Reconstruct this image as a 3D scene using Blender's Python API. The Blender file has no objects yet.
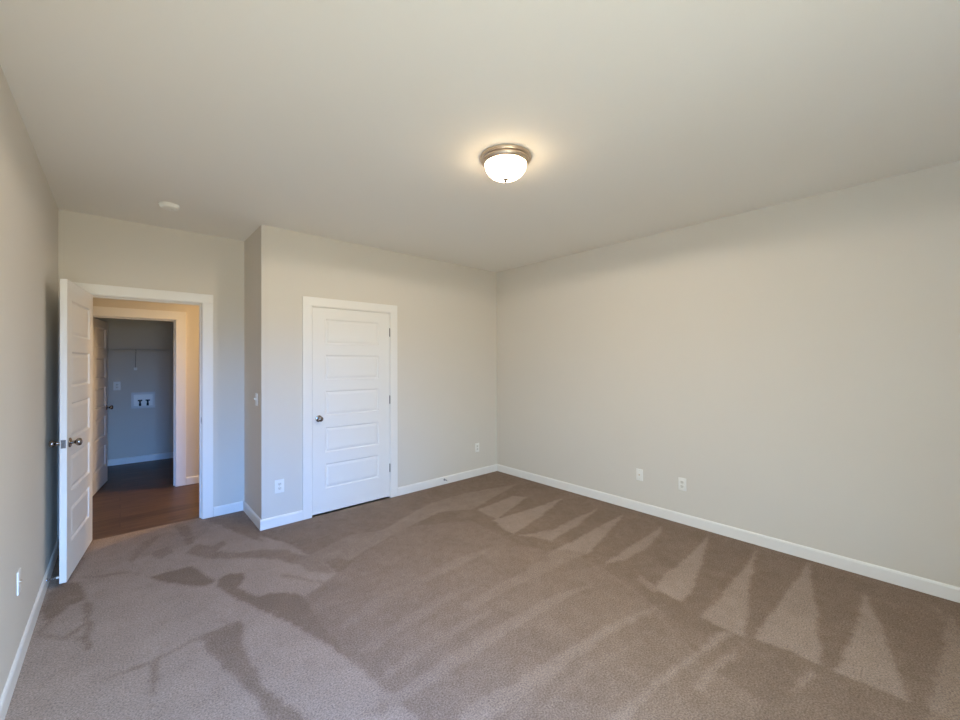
import bpy, bmesh, math, random
import numpy as np
from mathutils import Vector, Matrix, noise

# ------------------------------------------------------------------ camera, world, light, exposure
scn = bpy.context.scene
col = scn.collection

XL, XR = -0.375, 3.893          # bedroom: left wall, right wall
YB, YA = 4.014, 4.686           # closet wall, wall with the doorway
XC = 0.947                      # side wall of the closet
YR = -0.90                      # window wall behind the camera
ZC = 2.746                      # ceiling
YH = 6.13                       # far wall of the hall
YL = 8.02                       # back wall of the laundry room
WT = 0.12                       # wall thickness

CAM_H, F_PX, YAW, PITCH, ROLL = 1.5, 403.29, 0.7283, 0.0054, -0.003
fw = Vector((math.sin(YAW)*math.cos(PITCH), math.cos(YAW)*math.cos(PITCH), math.sin(PITCH)))
rt = Vector((math.cos(YAW), -math.sin(YAW), 0))
up = rt.cross(fw)
rt2 = rt*math.cos(ROLL) + up*math.sin(ROLL)
up2 = up*math.cos(ROLL) - rt*math.sin(ROLL)
cam = bpy.data.cameras.new('camera')
cam.sensor_fit = 'HORIZONTAL'; cam.sensor_width = 36.0
cam.lens = F_PX/960.0*36.0
cam.clip_start = 0.02
cam_o = bpy.data.objects.new('camera', cam); col.objects.link(cam_o)
m = Matrix.Identity(4)
for i in range(3):
    m[i][0] = rt2[i]; m[i][1] = up2[i]; m[i][2] = -fw[i]; m[i][3] = (0, 0, CAM_H)[i]
cam_o.matrix_world = m
scn.camera = cam_o

scn.view_settings.view_transform = 'Standard'
scn.view_settings.look = 'None'
scn.view_settings.gamma = 1.0
scn.view_settings.use_curve_mapping = False
scn.view_settings.exposure = 0.0
scn.cycles.diffuse_bounces = 8
scn.cycles.max_bounces = 12

# daylight entering through the window behind the camera: sunlit ground below the horizon, and above it
# the deep blue open sky on one side, fading to a paler sky over neighbouring houses on the other
GND = (1.20, 1.15, 0.87)
SKY_W, SKY_M, SKY_E = (1.60, 2.15, 2.70), (0.64, 2.45, 6.65), (3.00, 4.55, 5.90)
DAY = 8.0
wd = bpy.data.worlds.new('daylight'); scn.world = wd; wd.use_nodes = True
nt = wd.node_tree; nt.nodes.clear()
wo = nt.nodes.new('ShaderNodeOutputWorld'); bg = nt.nodes.new('ShaderNodeBackground')
tc = nt.nodes.new('ShaderNodeTexCoord'); sx = nt.nodes.new('ShaderNodeSeparateXYZ')
nt.links.new(tc.outputs['Generated'], sx.inputs[0])
mrx = nt.nodes.new('ShaderNodeMapRange'); mrx.inputs['From Min'].default_value = -1; mrx.inputs['From Max'].default_value = 1
nt.links.new(sx.outputs['X'], mrx.inputs['Value'])
rp = nt.nodes.new('ShaderNodeValToRGB'); e = rp.color_ramp.elements
e[0].position = 0.25; e[0].color = SKY_W+(1,)
e[1].position = 0.70; e[1].color = SKY_E+(1,)
a = e.new(0.47); a.color = SKY_M+(1,)
nt.links.new(mrx.outputs[0], rp.inputs[0])
mrz = nt.nodes.new('ShaderNodeMapRange'); mrz.inputs['From Min'].default_value = -0.04; mrz.inputs['From Max'].default_value = 0.04
nt.links.new(sx.outputs['Z'], mrz.inputs['Value'])
mxw = nt.nodes.new('ShaderNodeMix'); mxw.data_type = 'RGBA'; mxw.inputs['A'].default_value = GND+(1,)
nt.links.new(mrz.outputs[0], mxw.inputs['Factor']); nt.links.new(rp.outputs[0], mxw.inputs['B'])
nt.links.new(mxw.outputs['Result'], bg.inputs['Color'])
bg.inputs['Strength'].default_value = DAY
nt.links.new(bg.outputs[0], wo.inputs[0])

WIN_X0, WIN_X1, WIN_Z0, WIN_Z1 = -0.30, 1.00, 0.30, 2.00   # the window opening in the rear wall
pl = bpy.data.lights.new('window_portal', 'AREA'); pl.shape = 'RECTANGLE'
pl.size = WIN_X1-WIN_X0; pl.size_y = WIN_Z1-WIN_Z0; pl.cycles.is_portal = True
po = bpy.data.objects.new('window_portal', pl); col.objects.link(po)
po.location = ((WIN_X0+WIN_X1)/2, YR-0.05, (WIN_Z0+WIN_Z1)/2); po.rotation_euler = (math.radians(90), 0, 0)

# warm ceiling lamp of the hall, above the frame of the photograph
hl = bpy.data.lights.new('hall_lamp', 'AREA'); hl.shape = 'DISK'; hl.size = 0.30
hl.energy = 40; hl.color = (1.0, 0.65, 0.30)
ho = bpy.data.objects.new('hall_lamp', hl); col.objects.link(ho)
ho.location = (1.95, 5.40, ZC-0.06)
LAMP_STRENGTH = 19.0; LAMP_COL = (1.0, 0.74, 0.45)        # glass bowl of the bedroom ceiling light

# ------------------------------------------------------------------ materials
def lin(r, g, b):
    f = lambda c: (c/255/12.92) if c/255 <= 0.04045 else ((c/255+0.055)/1.055)**2.4
    return (f(r), f(g), f(b), 1)

def mat(name, rgb, rough=0.5, metal=0.0, bump=0.0, bscale=200, var=0.0, vscale=3.0, spec=0.5):
    mt = bpy.data.materials.new(name); mt.use_nodes = True
    n = mt.node_tree; b = n.nodes['Principled BSDF']
    b.inputs['Base Color'].default_value = rgb
    b.inputs['Roughness'].default_value = rough; b.inputs['Metallic'].default_value = metal
    b.inputs['Specular IOR Level'].default_value = spec
    tcn = n.nodes.new('ShaderNodeTexCoord')
    if var:
        t = n.nodes.new('ShaderNodeTexNoise'); t.inputs['Scale'].default_value = vscale; t.inputs['Detail'].default_value = 4
        n.links.new(tcn.outputs['Object'], t.inputs['Vector'])
        mx = n.nodes.new('ShaderNodeMix'); mx.data_type = 'RGBA'
        mx.inputs['A'].default_value = tuple(c*(1-var) for c in rgb[:3])+(1,)
        mx.inputs['B'].default_value = tuple(min(1, c*(1+var)) for c in rgb[:3])+(1,)
        n.links.new(t.outputs['Fac'], mx.inputs['Factor']); n.links.new(mx.outputs['Result'], b.inputs['Base Color'])
    if bump:
        t2 = n.nodes.new('ShaderNodeTexNoise'); t2.inputs['Scale'].default_value = bscale; t2.inputs['Detail'].default_value = 2
        n.links.new(tcn.outputs['Object'], t2.inputs['Vector'])
        bp = n.nodes.new('ShaderNodeBump'); bp.inputs['Strength'].default_value = bump; bp.inputs['Distance'].default_value = 0.002
        n.links.new(t2.outputs['Fac'], bp.inputs['Height']); n.links.new(bp.outputs['Normal'], b.inputs['Normal'])
    return mt

M = {}
M['wall'] = mat('greige_wall_paint', lin(218, 213, 204), 0.75, bump=0.08, bscale=160, var=0.012, vscale=2.0, spec=0.25)
M['ceiling'] = mat('ceiling_paint', lin(236, 233, 226), 0.85, bump=0.06, bscale=120, spec=0.2)
M['trim'] = mat('white_trim_paint', lin(238, 237, 234), 0.38, bump=0.02, bscale=60)
M['door'] = mat('white_door_paint', lin(236, 235, 232), 0.42, bump=0.03, bscale=90)
M['plastic'] = mat('white_plastic', lin(240, 239, 234), 0.35, var=0.01)
M['ivory'] = mat('dull_white_plastic', lin(226, 224, 216), 0.4, var=0.01)
M['dark'] = mat('dark_slot', lin(30, 28, 27), 0.6, var=0.05)
M['nickel'] = mat('brushed_nickel', lin(214, 196, 176), 0.36, metal=1.0, bump=0.05, bscale=400)
M['bronze'] = mat('dark_satin_nickel', lin(150, 143, 139), 0.22, metal=1.0, bump=0.03, bscale=300)
M['hinge'] = mat('hinge_steel', lin(140, 138, 138), 0.35, metal=1.0, bump=0.03, bscale=300)
M['steel'] = mat('spring_steel', lin(200, 200, 205), 0.25, metal=1.0, bump=0.02, bscale=300)
M['valve'] = mat('black_valve', lin(24, 24, 26), 0.4, var=0.05)
M['wire'] = mat('white_coated_wire', lin(214, 212, 205), 0.45, var=0.01)
M['screw'] = mat('painted_screw', lin(205, 203, 197), 0.35, metal=0.3, var=0.02)
M['box'] = mat('grey_white_box_plastic', lin(222, 222, 220), 0.45, var=0.01)
M['rubber'] = mat('white_rubber', lin(225, 225, 222), 0.6, var=0.02)

gm = bpy.data.materials.new('lit_frosted_glass'); gm.use_nodes = True
gb = gm.node_tree.nodes['Principled BSDF']
gb.inputs['Base Color'].default_value = lin(250, 246, 236); gb.inputs['Roughness'].default_value = 0.3
gb.inputs['Emission Color'].default_value = LAMP_COL+(1,); gb.inputs['Emission Strength'].default_value = LAMP_STRENGTH
M['glass'] = gm

# dark wood planks running along the hall
wm = bpy.data.materials.new('dark_wood_planks'); wm.use_nodes = True
n = wm.node_tree; b = n.nodes['Principled BSDF']
tcn = n.nodes.new('ShaderNodeTexCoord')
br = n.nodes.new('ShaderNodeTexBrick'); br.offset = 0.37
for k, v in (('Scale', 1.0), ('Mortar Size', 0.0018), ('Brick Width', 1.22), ('Row Height', 0.16), ('Bias', 0.0)):
    br.inputs[k].default_value = v
br.inputs['Color1'].default_value = lin(88, 66, 49); br.inputs['Color2'].default_value = lin(108, 84, 64)
br.inputs['Mortar'].default_value = lin(48, 34, 25)
mp = n.nodes.new('ShaderNodeMapping'); mp.inputs['Scale'].default_value = (1.2, 16, 1)
nz = n.nodes.new('ShaderNodeTexNoise'); nz.inputs['Scale'].default_value = 3.0; nz.inputs['Detail'].default_value = 6
mx = n.nodes.new('ShaderNodeMix'); mx.data_type = 'RGBA'; mx.blend_type = 'MULTIPLY'; mx.inputs['Factor'].default_value = 0.75
rr = n.nodes.new('ShaderNodeValToRGB'); rr.color_ramp.elements[0].color = (0.38, 0.36, 0.35, 1); rr.color_ramp.elements[1].color = (1.4, 1.36, 1.32, 1)
rr.color_ramp.elements[0].position = 0.3; rr.color_ramp.elements[1].position = 0.7
n.links.new(tcn.outputs['Object'], br.inputs['Vector']); n.links.new(tcn.outputs['Object'], mp.inputs[0])
n.links.new(mp.outputs[0], nz.inputs['Vector']); n.links.new(nz.outputs['Fac'], rr.inputs[0])
n.links.new(br.outputs['Color'], mx.inputs['A']); n.links.new(rr.outputs[0], mx.inputs['B'])
n.links.new(mx.outputs['Result'], b.inputs['Base Color']); b.inputs['Roughness'].default_value = 0.45
M['wood'] = wm

# carpet: two pile directions (stored per vertex as "pile") and the grain of the tufts
cm = bpy.data.materials.new('brown_carpet'); cm.use_nodes = True
n = cm.node_tree; b = n.nodes['Principled BSDF']
tcn = n.nodes.new('ShaderNodeTexCoord')
at = n.nodes.new('ShaderNodeAttribute'); at.attribute_name = 'pile'
mx = n.nodes.new('ShaderNodeMix'); mx.data_type = 'RGBA'
CARPET_DARK = lin(131, 114, 101); CARPET_LIGHT = lin(162, 146, 135)
mx.inputs['A'].default_value = CARPET_DARK; mx.inputs['B'].default_value = CARPET_LIGHT
n1 = n.nodes.new('ShaderNodeTexNoise'); n1.inputs['Scale'].default_value = 125; n1.inputs['Detail'].default_value = 3; n1.inputs['Roughness'].default_value = 0.7
n2 = n.nodes.new('ShaderNodeTexNoise'); n2.inputs['Scale'].default_value = 5; n2.inputs['Detail'].default_value = 5
r1 = n.nodes.new('ShaderNodeMapRange'); r1.inputs['From Min'].default_value = 0.3; r1.inputs['From Max'].default_value = 0.7
r1.inputs['To Min'].default_value = 0.55; r1.inputs['To Max'].default_value = 1.45
r2 = n.nodes.new('ShaderNodeMapRange'); r2.inputs['From Min'].default_value = 0.3; r2.inputs['From Max'].default_value = 0.7
r2.inputs['To Min'].default_value = 0.95; r2.inputs['To Max'].default_value = 1.05
mu = n.nodes.new('ShaderNodeMath'); mu.operation = 'MULTIPLY'
vm = n.nodes.new('ShaderNodeVectorMath'); vm.operation = 'SCALE'
bp = n.nodes.new('ShaderNodeBump'); bp.inputs['Strength'].default_value = 0.5; bp.inputs['Distance'].default_value = 0.004
for t in (n1, n2): n.links.new(tcn.outputs['Object'], t.inputs['Vector'])
n.links.new(at.outputs['Fac'], mx.inputs['Factor'])
n.links.new(n1.outputs['Fac'], r1.inputs['Value']); n.links.new(n2.outputs['Fac'], r2.inputs['Value'])
n.links.new(r1.outputs[0], mu.inputs[0]); n.links.new(r2.outputs[0], mu.inputs[1])
n.links.new(mx.outputs['Result'], vm.inputs[0]); n.links.new(mu.outputs[0], vm.inputs['Scale'])
n.links.new(vm.outputs[0], b.inputs['Base Color'])
n.links.new(n1.outputs['Fac'], bp.inputs['Height']); n.links.new(bp.outputs['Normal'], b.inputs['Normal'])
b.inputs['Roughness'].default_value = 0.95; b.inputs['Specular IOR Level'].default_value = 0.1
M['carpet'] = cm

# ------------------------------------------------------------------ helpers
def smooth(o, ang=35):
    for p in o.data.polygons: p.use_smooth = True
    md = o.modifiers.new('smooth', 'NODES') if False else None
    o.data.set_sharp_from_angle(angle=math.radians(ang))

def obj(name, bm, material, parent=None, sm=False):
    bmesh.ops.recalc_face_normals(bm, faces=bm.faces)
    me = bpy.data.meshes.new(name); bm.to_mesh(me); bm.free()
    o = bpy.data.objects.new(name, me); col.objects.link(o)
    me.materials.append(M[material])
    if parent: o.parent = parent
    if sm: smooth(o)
    return o

def tag(o, label=None, cat=None, group=None, kind=None):
    if label: o['label'] = label
    if cat: o['category'] = cat
    if group: o['group'] = group
    if kind: o['kind'] = kind
    return o

def empty(name, loc, rotz=0.0, label=None, cat=None, group=None, kind=None):
    o = bpy.data.objects.new(name, None); col.objects.link(o)
    o.location = loc; o.rotation_euler = (0, 0, rotz); o.empty_display_size = 0.1
    return tag(o, label, cat, group, kind)

def box(bm, x0, x1, y0, y1, z0, z1, bevel=0.0, seg=2):
    r = bmesh.ops.create_cube(bm, size=1.0)
    vs = r['verts']
    for v in vs:
        v.co = Vector(((x0+x1)/2 + v.co.x*(x1-x0), (y0+y1)/2 + v.co.y*(y1-y0), (z0+z1)/2 + v.co.z*(z1-z0)))
    if bevel:
        es = list({e for v in vs for e in v.link_edges})
        bmesh.ops.bevel(bm, geom=es, offset=bevel, segments=seg, profile=0.5, affect='EDGES')
    return bm

def BM(): return bmesh.new()

def lathe(bm, prof, seg=32, axis='Z', origin=(0, 0, 0), sgn=1):
    """prof: list of (radius, height along axis)."""
    rings = []
    o = Vector(origin)
    def P(r, h, a):
        c, s = r*math.cos(a), r*math.sin(a)
        if axis == 'Z': return o+Vector((c, s, h*sgn))
        if axis == 'Y': return o+Vector((c, h*sgn, s))
        return o+Vector((h*sgn, c, s))
    for r, h in prof:
        if r < 1e-6: rings.append([bm.verts.new(P(0, h, 0))])
        else: rings.append([bm.verts.new(P(r, h, 2*math.pi*i/seg)) for i in range(seg)])
    for a, b_ in zip(rings, rings[1:]):
        if len(a) == 1 and len(b_) == 1: continue
        for i in range(seg):
            j = (i+1) % seg
            if len(a) == 1: bm.faces.new((a[0], b_[i], b_[j]))
            elif len(b_) == 1: bm.faces.new((a[i], a[j], b_[0]))
            else: bm.faces.new((a[i], a[j], b_[j], b_[i]))
    for rg in (rings[0], rings[-1]):
        if len(rg) > 2: bm.faces.new(rg)
    return bm

def tube(bm, pts, r, seg=10, cap=True):
    pts = [Vector(p) for p in pts]
    rings = []
    for i, p in enumerate(pts):
        d = (pts[min(i+1, len(pts)-1)]-pts[max(i-1, 0)]).normalized()
        ref = Vector((0, 0, 1)) if abs(d.z) < 0.9 else Vector((1, 0, 0))
        u = d.cross(ref).normalized(); v = d.cross(u)
        rings.append([bm.verts.new(p+(u*math.cos(2*math.pi*k/seg)+v*math.sin(2*math.pi*k/seg))*r) for k in range(seg)])
    for a, b_ in zip(rings, rings[1:]):
        for i in range(seg):
            j = (i+1) % seg; bm.faces.new((a[i], a[j], b_[j], b_[i]))
    if cap: bm.faces.new(rings[0]); bm.faces.new(rings[-1])
    return bm

def wall_panel(bm, us, vs, hole, axis, w0, w1):
    """A slab with holes: cells (us x vs) extruded from w0 to w1. axis 'x': u is y (wall facing x); axis 'y': u is x."""
    cache = {}
    def V(u, v, w):
        k = (round(u, 5), round(v, 5), round(w, 5))
        if k not in cache:
            cache[k] = bm.verts.new((w, u, v) if axis == 'x' else (u, w, v))
        return cache[k]
    nu, nv = len(us)-1, len(vs)-1
    solid = lambda i, j: 0 <= i < nu and 0 <= j < nv and not hole((us[i]+us[i+1])/2, (vs[j]+vs[j+1])/2)
    for i in range(nu):
        for j in range(nv):
            if not solid(i, j): continue
            a, b_, c, d = us[i], us[i+1], vs[j], vs[j+1]
            for w in (w0, w1): bm.faces.new((V(a, c, w), V(b_, c, w), V(b_, d, w), V(a, d, w)))
            for di, dj, p, q in ((-1, 0, (a, c), (a, d)), (1, 0, (b_, c), (b_, d)), (0, -1, (a, c), (b_, c)), (0, 1, (a, d), (b_, d))):
                if not solid(i+di, j+dj):
                    bm.faces.new((V(*p, w0), V(*q, w0), V(*q, w1), V(*p, w1)))
    return bm

def struct(name, bm, material, parent=None, label=None, cat=None, sm=False):
    o = obj(name, bm, material, parent, sm)
    if parent is None: tag(o, label, cat, kind='structure')
    return o

def profile_run(bm, a, b_, out, prof):
    """Extrude a moulding profile (distance from wall, height) from a to b_ on the floor; out = unit vector away from wall."""
    a, b_, out = Vector(a), Vector(b_), Vector(out)
    ra = [bm.verts.new(a+out*d+Vector((0, 0, h))) for d, h in prof]
    rb = [bm.verts.new(b_+out*d+Vector((0, 0, h))) for d, h in prof]
    k = len(prof)
    for i in range(k):
        j = (i+1) % k; bm.faces.new((ra[i], ra[j], rb[j], rb[i]))
    bm.faces.new(ra); bm.faces.new(rb)
    return bm
PILE = [
 (0.95, [(-29, 374),(-17, 481),(58, 473),(67, 454),(88, 455),(90, 394),(104, 353),(115, 318),(115, 282),(87, 268),(65, 273),(77, 242),(86, 201),(91, 168),(94, 141),(90, 106),(-56, 237),(-51, 295),(-44, 334),(-38, 427)]),
 (0.75, [(-17, 481),(57, 470),(67, 448),(43, 408),(6, 408),(-13, 396),(-21, 394)]),
 (0.0, [(14, 366),(27, 367),(40, 365),(45, 345),(49, 328),(43, 326),(28, 343)]),
 (0.15, [(33, 269),(43, 269),(52, 269),(49, 240),(49, 213),(52, 197),(59, 171),(47, 183),(44, 208),(38, 235),(34, 253)]),
 (0.1, [(-35, 382),(-29, 395),(-20, 390),(-16, 359),(-23, 356),(-29, 345),(-33, 346),(-36, 359)]),
 (0.2, [(-17, 353),(-15, 360),(-13, 347),(-12, 316),(-12, 293),(-14, 296),(-15, 321)]),
 (0.2, [(-35, 333),(-25, 320),(-14, 310),(-14, 308),(-24, 317),(-35, 330)]),
 (0.25, [(-35, 333),(-29, 348),(-28, 346),(-33, 330)]),
 (0.3, [(-23, 319),(-15, 327),(-15, 325),(-20, 317)]),
 (0.3, [(10, 262),(14, 262),(14, 251),(12, 231),(11, 210),(11, 240),(11, 254)]),
 (0.35, [(-10, 264),(4, 262),(15, 264),(30, 268),(34, 268),(34, 266),(17, 262),(4, 260),(-10, 263)]),
 (0.5, [(19, 302),(20, 299),(19, 292),(18, 293)]),
 (0.5, [(43, 288),(46, 273),(48, 266),(46, 266),(44, 275)]),
 (0.35, [(38, 464),(48, 458),(47, 433),(47, 410),(42, 409),(39, 440)]),
 (0.4, [(5, 407),(9, 427),(14, 442),(26, 449),(20, 429),(13, 417),(7, 402)]),
 (0.45, [(18, 412),(30, 420),(31, 401),(23, 393),(19, 400)]),
 (0.35, [(38, 394),(49, 405),(56, 392),(64, 399),(65, 388),(57, 381),(71, 364),(85, 360),(99, 346),(105, 329),(113, 315),(114, 284),(100, 300),(91, 331),(72, 353),(51, 369)]),
 (0.95, [(63, 357),(82, 339),(100, 313),(104, 281),(86, 271),(65, 276),(64, 301),(58, 323)]),
 (0.4, [(85, 309),(94, 295),(103, 279),(103, 276),(93, 291),(84, 306)]),
 (0.3, [(61, 463),(94, 464),(91, 396),(89, 374),(83, 390),(73, 427)]),
 (0.45, [(-23, 398),(-12, 393),(4, 389),(12, 370),(4, 384),(-12, 389)]),
 (0.3, [(115, 282),(87, 268),(86, 233),(87, 200),(91, 168),(94, 141),(90, 106),(163, 40),(212, 52),(218, 79),(245, 111),(266, 173),(245, 226),(248, 293),(189, 322)]),
 (0.18, [(113, 311),(193, 328),(246, 338),(292, 328),(333, 393),(225, 403),(140, 401),(94, 396),(104, 353)]),
 (0.55, [(127, 307),(199, 338),(247, 357),(302, 356),(365, 340),(311, 325),(269, 313),(239, 329),(187, 318),(130, 295)]),
 (0.5, [(102, 321),(149, 338),(186, 325),(136, 308),(103, 301)]),
 (0.0, [(49, 328),(57, 334),(66, 328),(64, 317),(59, 309),(66, 288),(74, 288),(85, 277),(87, 265),(86, 237),(88, 198),(81, 221),(72, 252),(64, 272),(57, 292),(50, 313)]),
 (0.75, [(271, 308),(269, 288),(269, 278),(338, 300),(328, 314)]),
 (0.9, [(264, 279),(258, 256),(257, 244),(315, 257),(364, 272),(308, 274)]),
 (0.75, [(256, 239),(265, 228),(270, 213),(308, 217),(370, 229),(326, 229),(288, 227)]),
 (0.85, [(260, 202),(258, 184),(273, 180),(327, 192),(371, 203),(327, 203),(286, 201)]),
 (0.55, [(260, 202),(274, 181),(241, 183),(202, 186),(158, 187),(158, 195),(192, 195),(229, 196)]),
 (0.52, [(233, 237),(197, 233),(151, 231),(112, 226),(112, 234),(149, 239),(195, 243)]),
 (0.75, [(266, 163),(285, 156),(319, 154),(347, 159),(375, 166),(344, 164),(300, 164)]),
 (0.9, [(264, 124),(262, 113),(262, 106),(278, 105),(318, 114),(382, 130),(340, 126),(297, 126)]),
 (0.9, [(254, 92),(253, 80),(253, 69),(283, 75),(323, 84),(381, 94),(338, 92),(283, 91)]),
 (0.95, [(257, 66),(258, 52),(258, 37),(302, 45),(339, 53),(387, 63),(350, 63),(293, 64)]),
 (0.95, [(258, 32),(259, 20),(259, 7),(286, 13),(320, 20),(358, 30),(313, 29),(284, 30)]),
 (0.7, [(268, 1),(318, -2),(373, -6),(339, -11),(284, -13),(238, -9),(238, 3)]),
 (0.4, [(378, 3),(369, -3),(356, -6),(352, -2),(363, 0)]),
 (0.72, [(256, 110),(227, 115),(188, 120),(161, 122),(140, 123),(122, 124),(105, 125),(91, 132),(119, 135),(148, 130),(185, 127),(222, 121)]),
 (0.5, [(179, 120),(151, 120),(135, 119),(122, 113),(117, 117),(128, 123),(144, 124)]),
 (0.75, [(232, 81),(251, 79),(254, 73),(226, 79),(214, 82)]),
 (0.78, [(228, 82),(212, 81),(191, 84),(170, 86),(153, 85),(142, 92),(167, 90),(193, 87)]),
 (0.62, [(243, 152),(216, 155),(178, 157),(147, 157),(123, 157),(102, 156),(84, 156),(80, 162),(96, 163),(120, 165),(147, 166),(178, 164),(210, 163)]),
 (0.52, [(188, 174),(156, 176),(121, 175),(94, 173),(94, 178),(119, 182),(154, 182)]),
 (0.48, [(209, 106),(176, 109),(154, 111),(135, 110),(133, 114),(151, 115),(178, 114)]),
 (0.5, [(186, 204),(156, 204),(127, 200),(103, 196),(94, 194),(93, 200),(108, 205),(133, 209),(161, 210)]),
 (0.5, [(175, 235),(144, 232),(115, 226),(94, 220),(94, 227),(116, 233),(144, 238)]),
 (0.7, [(257, 66),(243, 68),(220, 69),(198, 71),(197, 74),(224, 73)]),
 (0.7, [(256, 39),(244, 39),(227, 42),(225, 44),(243, 42)]),
 (0.6, [(273, 138),(265, 120),(259, 122),(265, 136)]),
]

# ------------------------------------------------------------------ room shell
def inside(px, py, poly):
    r = np.zeros(px.shape, bool); k = len(poly)
    for i in range(k):
        x0, y0 = poly[i]; x1, y1 = poly[(i+1) % k]
        if y0 == y1: continue
        c = ((y0 > py) != (y1 > py)) & (px < (x1-x0)*(py-y0)/(y1-y0)+x0)
        r ^= c
    return r

def make_carpet():
    step = 0.0125
    x0, x1, y0, y1 = XL-0.02, XR+0.02, YR-0.02, YA+0.055
    nx, ny = int((x1-x0)/step)+1, int((y1-y0)/step)+1
    gx, gy = np.meshgrid(np.linspace(x0, x1, nx), np.linspace(y0, y1, ny))
    rng = np.random.default_rng(7)
    def wob(s):                                         # soft wandering of the edges of the vacuum marks
        h, w = int(ny/s)+3, int(nx/s)+3
        g = rng.standard_normal((h, w))
        iy = np.linspace(0, h-2.01, ny); ix = np.linspace(0, w-2.01, nx)
        fy = iy.astype(int); fx = ix.astype(int); ty = (iy-fy)[:, None]; tx = (ix-fx)[None, :]
        A = g[fy][:, fx]; B = g[fy][:, fx+1]; C = g[fy+1][:, fx]; D = g[fy+1][:, fx+1]
        return (A*(1-tx)+B*tx)*(1-ty)+(C*(1-tx)+D*tx)*ty
    px = (gx + wob(6)*0.005 + wob(2)*0.005)*100; py = (gy + wob(6)*0.005 + wob(2)*0.005)*100
    tone = 0.12 + 0.05*wob(14)
    for t, poly in PILE:
        p = np.array(poly, float); lo = p.min(0)-2; hi = p.max(0)+2
        mk = (px > lo[0]) & (px < hi[0]) & (py > lo[1]) & (py < hi[1])
        ins = np.zeros(px.shape, bool); ins[mk] = inside(px[mk], py[mk], poly)
        tone = np.where(ins, t + 0.04*wob(9), tone)
    for _ in range(2):                                   # blend over the length of the pile
        tone[1:-1, 1:-1] = (tone[1:-1, 1:-1]*4+tone[:-2, 1:-1]+tone[2:, 1:-1]+tone[1:-1, :-2]+tone[1:-1, 2:])/8
    tone = np.clip(tone + 0.07*wob(1.7) + 0.05*wob(3.1), 0, 1)
    verts = np.stack([gx, gy, np.zeros_like(gx)], -1).reshape(-1, 3)
    idx = np.arange(nx*ny).reshape(ny, nx)
    q = np.stack([idx[:-1, :-1], idx[:-1, 1:], idx[1:, 1:], idx[1:, :-1]], -1).reshape(-1, 4)
    cx, cy = verts[q[:, 0], 0]+step/2, verts[q[:, 0], 1]+step/2
    keep = ~((cy > YB+0.06) & (cx > XC+0.06))             # the closet block stands here
    keep &= ~((cy > YA+0.02) & ((cx < -0.229) | (cx > 0.605)))
    q = q[keep]
    me = bpy.data.meshes.new('floor')
    me.vertices.add(len(verts)); me.vertices.foreach_set('co', verts.ravel())
    me.loops.add(len(q)*4); me.loops.foreach_set('vertex_index', q.ravel().astype(np.int32))
    me.polygons.add(len(q)); me.polygons.foreach_set('loop_start', np.arange(0, len(q)*4, 4, dtype=np.int32))
    me.update(calc_edges=True); me.validate()
    at_ = me.attributes.new('pile', 'FLOAT', 'POINT'); at_.data.foreach_set('value', tone.ravel().astype(np.float32))
    me.materials.append(M['carpet'])
    o = bpy.data.objects.new('floor', me); col.objects.link(o)
    return tag(o, 'brown cut pile bedroom carpet with pale vacuum marks', 'carpet', kind='structure')
make_carpet()

b_ = box(BM(), -2.4, 4.2, YA+0.05, YL+0.1, -0.10, -0.004)
struct('floor_hall', b_, 'wood', label='dark wood plank floor running through the hall and laundry room', cat='floor')
b_ = box(BM(), -2.4, 4.2, YR-0.3, YL+0.15, ZC, ZC+0.1)
struct('ceiling', b_, 'ceiling', label='plain painted ceiling with a round lit lamp', cat='ceiling')

none = lambda u, v: False
DW0, DW1, DWH = -0.230, 0.604, 2.093                   # rough opening of the bedroom doorway
CD0, CD1, CDH = 1.372, 2.252, 2.066                    # rough opening of the closet door
LD0, LD1, LDH = -0.290, 0.517, 2.042                   # rough opening of the laundry door
ZB = -0.10
b_ = wall_panel(BM(), [YR-WT, YA+WT], [ZB, ZC], none, 'x', XL-WT, XL)
struct('wall_left', b_, 'wall', label='greige wall on the left running towards the open door', cat='wall')
b_ = wall_panel(BM(), [YR-WT, YB+WT], [ZB, ZC], none, 'x', XR, XR+WT)
struct('wall_right', b_, 'wall', label='long plain greige wall on the right with two low outlets', cat='wall')
b_ = wall_panel(BM(), [XC, CD0, CD1, XR], [ZB, 0.0, CDH, ZC], lambda u, v: CD0 < u < CD1 and 0 < v < CDH, 'y', YB, YB+WT)
struct('wall_back', b_, 'wall', label='greige wall around the closed white closet door', cat='wall')
b_ = wall_panel(BM(), [YB+WT, YA], [ZB, ZC], none, 'x', XC, XC+WT)
struct('wall_closet', b_, 'wall', label='narrow greige return wall carrying the light switch', cat='wall')
b_ = wall_panel(BM(), [XL, DW0, DW1, XR+WT], [ZB, -0.008, DWH, ZC], lambda u, v: DW0 < u < DW1 and -0.008 < v < DWH, 'y', YA, YA+WT)
struct('wall_doorway', b_, 'wall', label='greige wall around the open bedroom doorway', cat='wall')
b_ = wall_panel(BM(), [XL, WIN_X0, WIN_X1, XR], [ZB, WIN_Z0, WIN_Z1, ZC], lambda u, v: WIN_X0 < u < WIN_X1 and WIN_Z0 < v < WIN_Z1, 'y', YR-WT, YR)
struct('wall_rear', b_, 'wall', label='window wall facing the closet door', cat='wall')
b_ = wall_panel(BM(), [-2.3, LD0, LD1, 4.0], [ZB, -0.008, LDH, ZC], lambda u, v: LD0 < u < LD1 and -0.008 < v < LDH, 'y', YH, YH+WT)
struct('wall_hall', b_, 'wall', label='warm lit hall wall around the laundry doorway', cat='wall')
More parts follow.
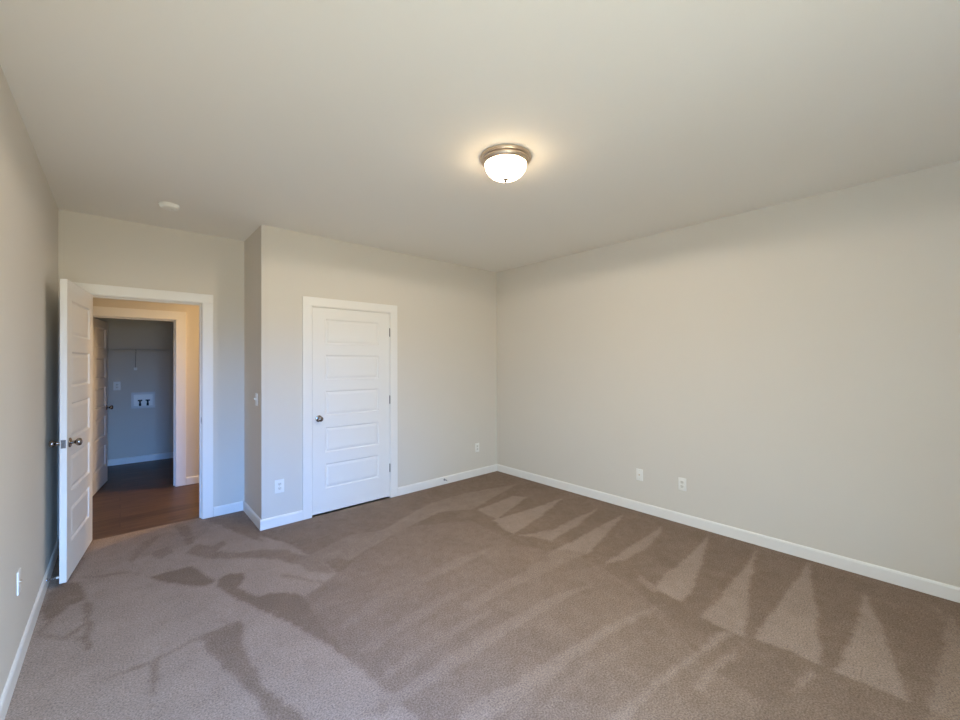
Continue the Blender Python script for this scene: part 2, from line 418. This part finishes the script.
for nm, x in (('wall_hall_left', -2.3), ('wall_hall_right', 4.013)):
    b_ = wall_panel(BM(), [YA+WT if x > 0 else YA, YL], [ZB, ZC], none, 'x', x, x+WT)
    struct(nm, b_, 'wall', label='end wall of the hall', cat='wall')
b_ = wall_panel(BM(), [-2.3+WT, XL-WT], [ZB, ZC], none, 'y', YA, YA+WT)
struct('wall_hall_near', b_, 'wall', label='hall wall beside the bedroom', cat='wall')
b_ = wall_panel(BM(), [-2.3, 4.0], [ZB, ZC], none, 'y', YL, YL+WT)
struct('wall_laundry_back', b_, 'wall', label='dim back wall of the laundry room below the wire shelf', cat='wall')
b_ = wall_panel(BM(), [YH+WT, YL], [ZB, ZC], none, 'x', -0.58, -0.46)
struct('wall_laundry_left', b_, 'wall', label='left side wall of the laundry room', cat='wall')
b_ = wall_panel(BM(), [YH+WT, YL], [ZB, ZC], none, 'x', 1.55, 1.67)
struct('wall_laundry_right', b_, 'wall', label='right side wall of the laundry room', cat='wall')

# ---- window frame in the rear wall (out of the photograph, it lets the daylight in)
wf = empty('window_1', ((WIN_X0+WIN_X1)/2, YR-0.06, WIN_Z0), 0, 'white framed double window behind the viewpoint', 'window', kind='structure')
w_ = (WIN_X1-WIN_X0)/2; h_ = WIN_Z1-WIN_Z0
b_ = BM(); wall_panel(b_, [-w_, -w_+0.05, -0.04, 0.04, w_-0.05, w_], [0, 0.05, h_/2-0.02, h_/2+0.02, h_-0.05, h_],
    lambda u, v: (0.04 < abs(u) < w_-0.05) and (0.05 < v < h_/2-0.02 or h_/2+0.02 < v < h_-0.05), 'y', -0.03, 0.03)
obj('window_frame', b_, 'trim', wf)

# ---- baseboards
BBP = [(0, 0), (0.013, 0), (0.013, 0.078), (0.010, 0.087), (0.006, 0.092), (0, 0.092)]
def base(name, a, b2, out, label):
    struct(name, profile_run(BM(), a, b2, out, BBP), 'trim', label=label, cat='baseboard')
base('baseboard_right', (XR, YR, 0), (XR, YB, 0), (-1, 0, 0), 'long white baseboard along the right wall')
base('baseboard_left', (XL, YR, 0), (XL, YA, 0), (1, 0, 0), 'white baseboard along the left wall')
base('baseboard_back_right', (2.327, YB, 0), (XR-0.013, YB, 0), (0, -1, 0), 'white baseboard between the closet door and the far corner')
base('baseboard_back_left', (XC-0.013, YB, 0), (1.306, YB, 0), (0, -1, 0), 'short white baseboard left of the closet door, under an outlet')
base('baseboard_closet', (XC, YB, 0), (XC, YA, 0), (-1, 0, 0), 'short white baseboard on the return wall below the light switch')
base('baseboard_doorway', (0.681, YA, 0), (XC-0.013, YA, 0), (0, -1, 0), 'short white baseboard right of the open doorway')
base('baseboard_hall', (0.608, YH, 0), (3.9, YH, 0), (0, -1, 0), 'white hall baseboard right of the laundry doorway')
base('baseboard_laundry', (-0.46, YL, 0), (1.55, YL, 0), (0, -1, 0), 'white baseboard along the laundry back wall')

# ---- door trim: casing around the opening, jamb lining inside it
def frame_trim(name, x0, x1, top, yf, depth, wc, label, both=True, sides=(True, True), stop=None, strike=None):
    """x0,x1,top: clear opening; yf: wall face towards the camera; depth: wall thickness; wc: casing width."""
    r = empty(name, ((x0+x1)/2, yf, 0), 0, label, 'door frame', kind='structure')
    cx = (x0+x1)/2; a, c = x0-cx, x1-cx
    rv = 0.006; ct = 0.016
    for face, nm in ((-1, ''), (1, '')):
        if face == 1 and not both: continue
        y0 = -ct if face == -1 else depth; y1 = 0 if face == -1 else depth+ct
        if sides[0]: obj('side_casing', box(BM(), a-rv-wc, a-rv, y0, y1, 0, top+rv, 0.003), 'trim', r)
        if sides[1]: obj('side_casing', box(BM(), c+rv, c+rv+wc, y0, y1, 0, top+rv, 0.003), 'trim', r)
        obj('head_casing', box(BM(), a-rv-wc, c+rv+wc, y0, y1, top+rv, top+rv+wc, 0.003), 'trim', r)
    jt = 0.019
    obj('jamb', box(BM(), a-jt, a, -0.002, depth+0.002, 0, top+jt, 0.001), 'trim', r)
    obj('jamb', box(BM(), c, c+jt, -0.002, depth+0.002, 0, top+jt, 0.001), 'trim', r)
    obj('head_jamb', box(BM(), a, c, -0.002, depth+0.002, top, top+jt, 0.001), 'trim', r)
    if stop:
        s0, s1 = stop
        obj('door_stop_strip', box(BM(), a, a+0.011, s0, s1, 0, top-0.011, 0.001), 'trim', r)
        obj('door_stop_strip', box(BM(), c-0.011, c, s0, s1, 0, top-0.011, 0.001), 'trim', r)
        obj('door_stop_strip', box(BM(), a, c, s0, s1, top-0.011, top, 0.001), 'trim', r)
    if strike:
        side, y, z = strike
        x = c if side > 0 else a
        s = obj('strike_plate', box(BM(), x-0.0015 if side > 0 else x, x if side > 0 else x+0.0015, y-0.014, y+0.014, z-0.03, z+0.03, 0.0005), 'hinge', r)
        obj('strike_hole', box(BM(), x-0.002 if side > 0 else x, x if side > 0 else x+0.002, y-0.006, y+0.006, z-0.012, z+0.012), 'dark', s)
    return r

frame_trim('trim_1', -0.211, 0.585, 2.073, YA, WT, 0.086, 'white casing around the open bedroom doorway', stop=(0.040, 0.075), strike=(1, 0.018, 0.945))
frame_trim('trim_2', 1.391, 2.233, 2.047, YB, WT, 0.085, 'white casing around the closed closet door', both=False, stop=(0.042, 0.077))
frame_trim('trim_3', -0.271, 0.498, 2.022, YH, WT, 0.100, 'warm lit white casing around the laundry doorway', stop=(0.045, 0.080), strike=(1, WT-0.018, 0.945))

# ---- five panel moulded doors
def door_leaf(W, H, T, stile, rails):
    """Leaf from x 0..W, y -T..0, z 0..H; both faces have moulded panels. rails: list of (z0, z1) panel heights."""
    bm = BM()
    xs = [0, stile, W-stile, W]
    zs = [0]
    for z0, z1 in rails: zs += [z0, z1]
    zs.append(H)
    cache = {}
    def V(x, y, z):
        k = (round(x, 5), round(y, 5), round(z, 5))
        if k not in cache: cache[k] = bm.verts.new(k)
        return cache[k]
    for y, s in ((0.0, -1), (-T, 1)):
        for i in range(3):
            for j in range(len(zs)-1):
                a, c, d, e_ = xs[i], xs[i+1], zs[j], zs[j+1]
                if i == 1 and j % 2 == 1:
                    prev = None
                    for ins, dep in ((0, 0), (0.004, 0.0035), (0.010, 0.0085), (0.016, 0.0095), (0.024, 0.0065), (0.036, 0.0035), (0.042, 0.0030)):
                        ring = [V(a+ins, y+s*dep, d+ins), V(c-ins, y+s*dep, d+ins), V(c-ins, y+s*dep, e_-ins), V(a+ins, y+s*dep, e_-ins)]
                        if prev:
                            for q in range(4): bm.faces.new((prev[q], prev[(q+1) % 4], ring[(q+1) % 4], ring[q]))
                        prev = ring
                    bm.faces.new(prev)
                else:
                    bm.faces.new((V(a, y, d), V(c, y, d), V(c, y, e_), V(a, y, e_)))
    for j in range(len(zs)-1):
        for x in (0, W): bm.faces.new((V(x, 0, zs[j]), V(x, 0, zs[j+1]), V(x, -T, zs[j+1]), V(x, -T, zs[j])))
    for i in range(3):
        for z in (0, H): bm.faces.new((V(xs[i], 0, z), V(xs[i+1], 0, z), V(xs[i+1], -T, z), V(xs[i], -T, z)))
    return bm

KNOB = [(0, 0), (0.0105, 0.0), (0.0105, 0.024), (0.0125, 0.029), (0.019, 0.034), (0.0245, 0.040), (0.0265, 0.047), (0.0255, 0.054), (0.0215, 0.060), (0.013, 0.0635), (0, 0.0645)]
ROSE = [(0, 0), (0.032, 0), (0.033, 0.003), (0.031, 0.007), (0.024, 0.010), (0.013, 0.0115), (0, 0.0115)]
def add_knob(parent, x, y, z, s, m_='bronze'):
    k = obj('door_knob', lathe(BM(), KNOB, 36, 'Y', (x, y, z), s), m_, parent, True)
    obj('rosette', lathe(BM(), ROSE, 36, 'Y', (x, y, z), s), m_, k, True)
def add_hinge(parent, x, y, z):
    b2 = lathe(BM(), [(0, -0.048), (0.004, -0.046), (0.006, -0.042), (0.006, 0.042), (0.004, 0.046), (0, 0.048)], 16, 'Z', (x, y, z))
    h = obj('hinge', b2, 'hinge', parent, True)
    return h

RAILS = [(0.231, 0.478), (0.588, 0.838), (0.953, 1.200), (1.310, 1.557), (1.667, 1.916)]
def door(name, hinge_xy, ang, W, H, z0, stile, mirror, label, knobs=(1, 1), latch=True, hinges=True, kz=0.932):
    """Local frame: hinge at x = 0; leaf along +x; y = 0 is the face on the knuckle side, leaf body behind it at y < 0 (mirror flips y)."""
    r = empty(name, (hinge_xy[0], hinge_xy[1], z0), ang, label, 'door', kind='structure')
    T = 0.035
    bm = door_leaf(W, H, T, stile, RAILS)
    if mirror:
        for v in bm.verts: v.co.y = -v.co.y
    obj('door_leaf', bm, 'door', r)
    s = -1 if mirror else 1
    kx = W-0.062
    if knobs[0]: add_knob(r, kx, 0, kz, s)
    if knobs[1]: add_knob(r, kx, -T*s, kz, -s)
    if latch:
        l = obj('latch_plate', box(BM(), W-0.0005, W+0.0012, min(-s*0.005, -s*(T-0.005)), max(-s*0.005, -s*(T-0.005)), kz-0.028, kz+0.028, 0.0004), 'hinge', r)
        obj('latch_bolt', box(BM(), W, W+0.010, min(-s*0.011, -s*0.024), max(-s*0.011, -s*0.024), kz-0.011, kz+0.011, 0.002), 'hinge', l)
    if hinges:
        for hz in (0.315, 1.07, 1.815): add_hinge(r, -0.003, s*0.005, hz)
    return r

# bedroom door, swung in against the left wall
D = math.radians(-97.0)
door('door_1', (-0.207, 4.683), D, 0.790, 2.046, 0.024, 0.118, True, 'white five panel bedroom door standing open against the left wall')
# closet door, shut, hinges on the right
door('door_2', (2.230, YB+0.001), math.pi, 0.836, 2.024, 0.018, 0.127, True and False, 'closed white five panel closet door in the middle wall', latch=False, knobs=(1, 0))
# laundry door, swung into the laundry room
door('door_3', (-0.268, YH+WT-0.002), math.atan2(0.769, 0.116), 0.762, 2.006, 0.010, 0.118, False, 'half hidden white panel door open inside the laundry room')

# ------------------------------------------------------------------ things
def plate(name, loc, rotz, label, cat, kind, w=0.070, h=0.115, group=None, m_='plastic'):
    """Wall plate; local -y points into the room. kind: duplex, coax, toggle."""
    r = empty(name, loc, rotz, label, cat, group)
    obj('cover_plate', box(BM(), -w/2, w/2, -0.0065, 0, -h/2, h/2, 0.0025, 3), m_, r, True)
    if kind == 'duplex':
        for s in (-1, 1):
            bm = BM(); pts = []
            for i in range(28):
                a = 2*math.pi*i/28
                pts.append((0.0172*math.cos(a), max(-0.0125, min(0.0125, 0.0172*math.sin(a)))))
            f = [bm.verts.new((x, -0.0064, s*0.0195+z)) for x, z in pts]; g = [bm.verts.new((x*0.96, -0.0088, s*0.0195+z*0.96)) for x, z in pts]
            bm.faces.new(g)
            for i in range(28): bm.faces.new((f[i], f[(i+1) % 28], g[(i+1) % 28], g[i]))
            rc = obj('receptacle', bm, 'ivory', r)
            for dx, hh in ((-0.0065, 0.0085), (0.0065, 0.0070)):
                obj('slot', box(BM(), dx-0.0013, dx+0.0013, -0.0093, -0.0085, s*0.0195+0.003-hh/2, s*0.0195+0.003+hh/2), 'dark', rc)
            obj('ground_hole', lathe(BM(), [(0, 0.0085), (0.0026, 0.0085), (0.0026, 0.0093), (0, 0.0093)], 12, 'Y', (0, 0, s*0.0195-0.0075), -1), 'dark', rc)
        obj('screw', lathe(BM(), [(0, 0.006), (0.0035, 0.006), (0.0032, 0.0075), (0, 0.0078)], 12, 'Y', (0, 0, 0), -1), 'screw', r)
    if kind == 'coax':
        c = obj('coax_connector', lathe(BM(), [(0, 0.006), (0.0075, 0.006), (0.0075, 0.009), (0.0048, 0.009), (0.0048, 0.013), (0.0030, 0.013), (0.0030, 0.012), (0, 0.012)], 18, 'Y', (0, 0, 0), -1), 'nickel', r, True)
        for s in (-1, 1):
            obj('screw', lathe(BM(), [(0, 0.006), (0.0035, 0.006), (0.0032, 0.0075), (0, 0.0078)], 12, 'Y', (0, 0, s*0.042), -1), 'screw', r)
    if kind == 'toggle':
        bm = BM(); box(bm, -0.0048, 0.0048, -0.0225, -0.004, -0.0095, 0.0095, 0.002)
        for v in bm.verts:
            if v.co.y < -0.012: v.co.z = v.co.z*0.7+0.010
        obj('toggle', bm, 'ivory', r)
        for s in (-1, 1):
            obj('screw', lathe(BM(), [(0, 0.006), (0.0035, 0.006), (0.0032, 0.0075), (0, 0.0078)], 12, 'Y', (0, 0, s*0.030), -1), 'screw', r)
    return r

plate('wall_outlet', (1.097, YB, 0.363), 0, 'white duplex outlet between the closet corner and the closet door', 'outlet', 'duplex', w=0.079, h=0.122)
plate('wall_outlet', (3.522, YB, 0.372), 0, 'white duplex outlet between the closet door and the far room corner', 'outlet', 'duplex')
plate('wall_outlet', (XR, 1.549, 0.363), math.radians(-90), 'white duplex outlet on the long right wall, nearer the viewer', 'outlet', 'duplex')
plate('cable_outlet', (XR, 1.962, 0.366), math.radians(-90), 'white cable jack plate on the long right wall with one dark center hole', 'cable jack', 'coax')
plate('cable_outlet', (XL, 3.005, 0.425), math.radians(90), 'white plate low on the left wall seen almost edge on', 'cable jack', 'coax', h=0.112)
plate('light_switch', (XC, 4.185, 1.160), math.radians(-90), 'white toggle light switch on the narrow return wall of the closet', 'light switch', 'toggle')
plate('laundry_outlet', (-0.036, YL, 1.164), 0, 'small pale outlet on the dim laundry back wall, left of the recessed valve box', 'outlet', 'duplex', w=0.080, h=0.125)

# ---- bedroom ceiling light
def ceiling_light():
    r = empty('ceiling_light', (1.750, 1.722, ZC), 0, 'round flush mount ceiling lamp, lit, with nickel ring and white glass bowl', 'ceiling lamp')
    R = 0.156
    obj('canopy_ring', lathe(BM(), [(0, 0), (R-0.006, 0), (R, -0.004), (R, -0.012), (R-0.004, -0.019), (R-0.013, -0.023), (R-0.013, -0.030), (R-0.018, -0.037), (R-0.024, -0.045), (R-0.029, -0.047), (R-0.029, -0.030), (0, -0.028)], 72), 'nickel', r, True)
    prof = [(R-0.030, -0.034)]
    for i in range(0, 15):
        a = i/14*math.pi/2
        prof.append(((R-0.030)*math.cos(a)**0.82 if i < 14 else 0.0, -0.044-0.088*math.sin(a)))
    obj('glass_bowl', lathe(BM(), prof, 72), 'glass', r, True)
    obj('finial', lathe(BM(), [(0, -0.128), (0.016, -0.130), (0.017, -0.134), (0.008, -0.137), (0.007, -0.141), (0.009, -0.146), (0.005, -0.150), (0, -0.151)], 20), 'bronze', r, True)
ceiling_light()
bl = bpy.data.lights.new('bulb_light', 'AREA'); bl.shape = 'DISK'; bl.size = 0.22      # what the bulbs send down through the bowl
bl.energy = 6.0; bl.color = (1.0, 0.87, 0.72)
bo = bpy.data.objects.new('bulb_light', bl); col.objects.link(bo); bo.location = (1.750, 1.722, ZC-0.158)
sl = bpy.data.lights.new('bowl_light', 'SPOT'); sl.spot_size = math.radians(180); sl.spot_blend = 0.11; sl.shadow_soft_size = 0.09   # and out through its sides, below the shade of the ring
sl.energy = 62.0; sl.color = bl.color
so = bpy.data.objects.new('bowl_light', sl); col.objects.link(so); so.location = (1.750, 1.722, ZC-0.150)

# ---- smoke detector
sd = empty('smoke_detector', (0.286, 3.99, ZC), 0, 'round white smoke detector on the ceiling before the doorway', 'smoke detector')
obj('mounting_base', lathe(BM(), [(0, 0), (0.066, 0), (0.067, -0.003), (0.066, -0.010), (0, -0.010)], 48), 'plastic', sd, True)
obj('cover', lathe(BM(), [(0, -0.009), (0.060, -0.009), (0.062, -0.013), (0.061, -0.021), (0.056, -0.028), (0.046, -0.032), (0.020, -0.034), (0, -0.034)], 48), 'plastic', sd, True)
obj('test_button', lathe(BM(), [(0, -0.033), (0.011, -0.033), (0.010, -0.036), (0, -0.0365)], 20, origin=(0.02, 0, 0)), 'ivory', sd, True)

# ---- spring door stops
def helix(r, L, turns, wire, bm):
    pts = [(i/(turns*14)*L, r*math.cos(2*math.pi*i/14), r*math.sin(2*math.pi*i/14)) for i in range(turns*14+1)]
    return tube(bm, pts, wire, 6)
def door_stop(loc, rotz, L, label, m_, tilt=0):
    r = empty('door_stop', loc, rotz, label, 'door stop')
    r.rotation_euler = (0, tilt, rotz)
    obj('base', lathe(BM(), [(0, 0), (0.013, 0), (0.013, 0.003), (0.006, 0.008), (0, 0.008)], 20, 'X'), m_, r, True)
    obj('spring', helix(0.0048, L-0.012, 14, 0.0012, BM()), m_, r, True)
    obj('tip', lathe(BM(), [(0, L-0.014), (0.007, L-0.014), (0.0075, L-0.004), (0.005, L), (0, L)], 18, 'X'), 'rubber', r, True)
door_stop((2.976, YB-0.013, 0.058), math.radians(-90), 0.075, 'small spring door stop on the baseboard right of the closet door', 'hinge')
door_stop((XL+0.013, 3.905, 0.066), 0, 0.058, 'silver spring door stop on the left baseboard behind the open door', 'steel')

# ---- laundry room: recessed washer valve box
wb = empty('washer_outlet_box', (0.262, YL, 0.938), 0, 'white recessed washer valve box on the dim laundry back wall', 'washer valve box')
bm = BM(); wall_panel(bm, [-0.140, -0.110, 0.110, 0.140], [-0.122, -0.085, 0.085, 0.122], lambda u, v: abs(u) < 0.110 and abs(v) < 0.085, 'y', -0.012, 0.0)
obj('face_frame', bm, 'box', wb)
bm = BM(); wall_panel(bm, [-0.112, 0.112], [-0.088, 0.088], none, 'y', -0.003, -0.0005)
obj('back_panel', bm, 'plastic', wb)
for x in (-0.038, 0.052):
    v = obj('valve', lathe(BM(), [(0, -0.085), (0.014, -0.085), (0.014, -0.05), (0.011, -0.048), (0.011, -0.01), (0, -0.01)], 18, 'Z', (x, -0.022, 0)), 'valve', wb, True)
    obj('valve_handle', box(BM(), x-0.026, x+0.026, -0.034, -0.012, -0.014, 0.006, 0.004), 'valve', v)

# ---- laundry room: wire shelf on the back wall
ws = empty('wire_shelf', (0.5, YL, 1.705), 0, 'white wire shelf across the dim laundry back wall with a diagonal brace', 'shelf')
bm = BM()
for y, z in ((-0.012, 0), (-0.150, 0), (-0.300, 0), (-0.312, -0.028)): tube(bm, [(-0.95, y, z), (1.04, y, z)], 0.0032, 8)
for i in range(68):
    x = -0.94+i*0.0293
    tube(bm, [(x, -0.008, 0.004), (x, -0.296, 0.004), (x, -0.313, -0.028)], 0.0013, 5)
obj('shelf_grid', bm, 'wire', ws, True)
bk = obj('brace', tube(BM(), [(-0.330, -0.300, -0.006), (-0.330, -0.020, -0.270)], 0.003, 8), 'bronze', ws, True)
obj('wall_clip', box(BM(), -0.350, -0.310, -0.030, -0.001, -0.312, -0.270, 0.003), 'plastic', bk)
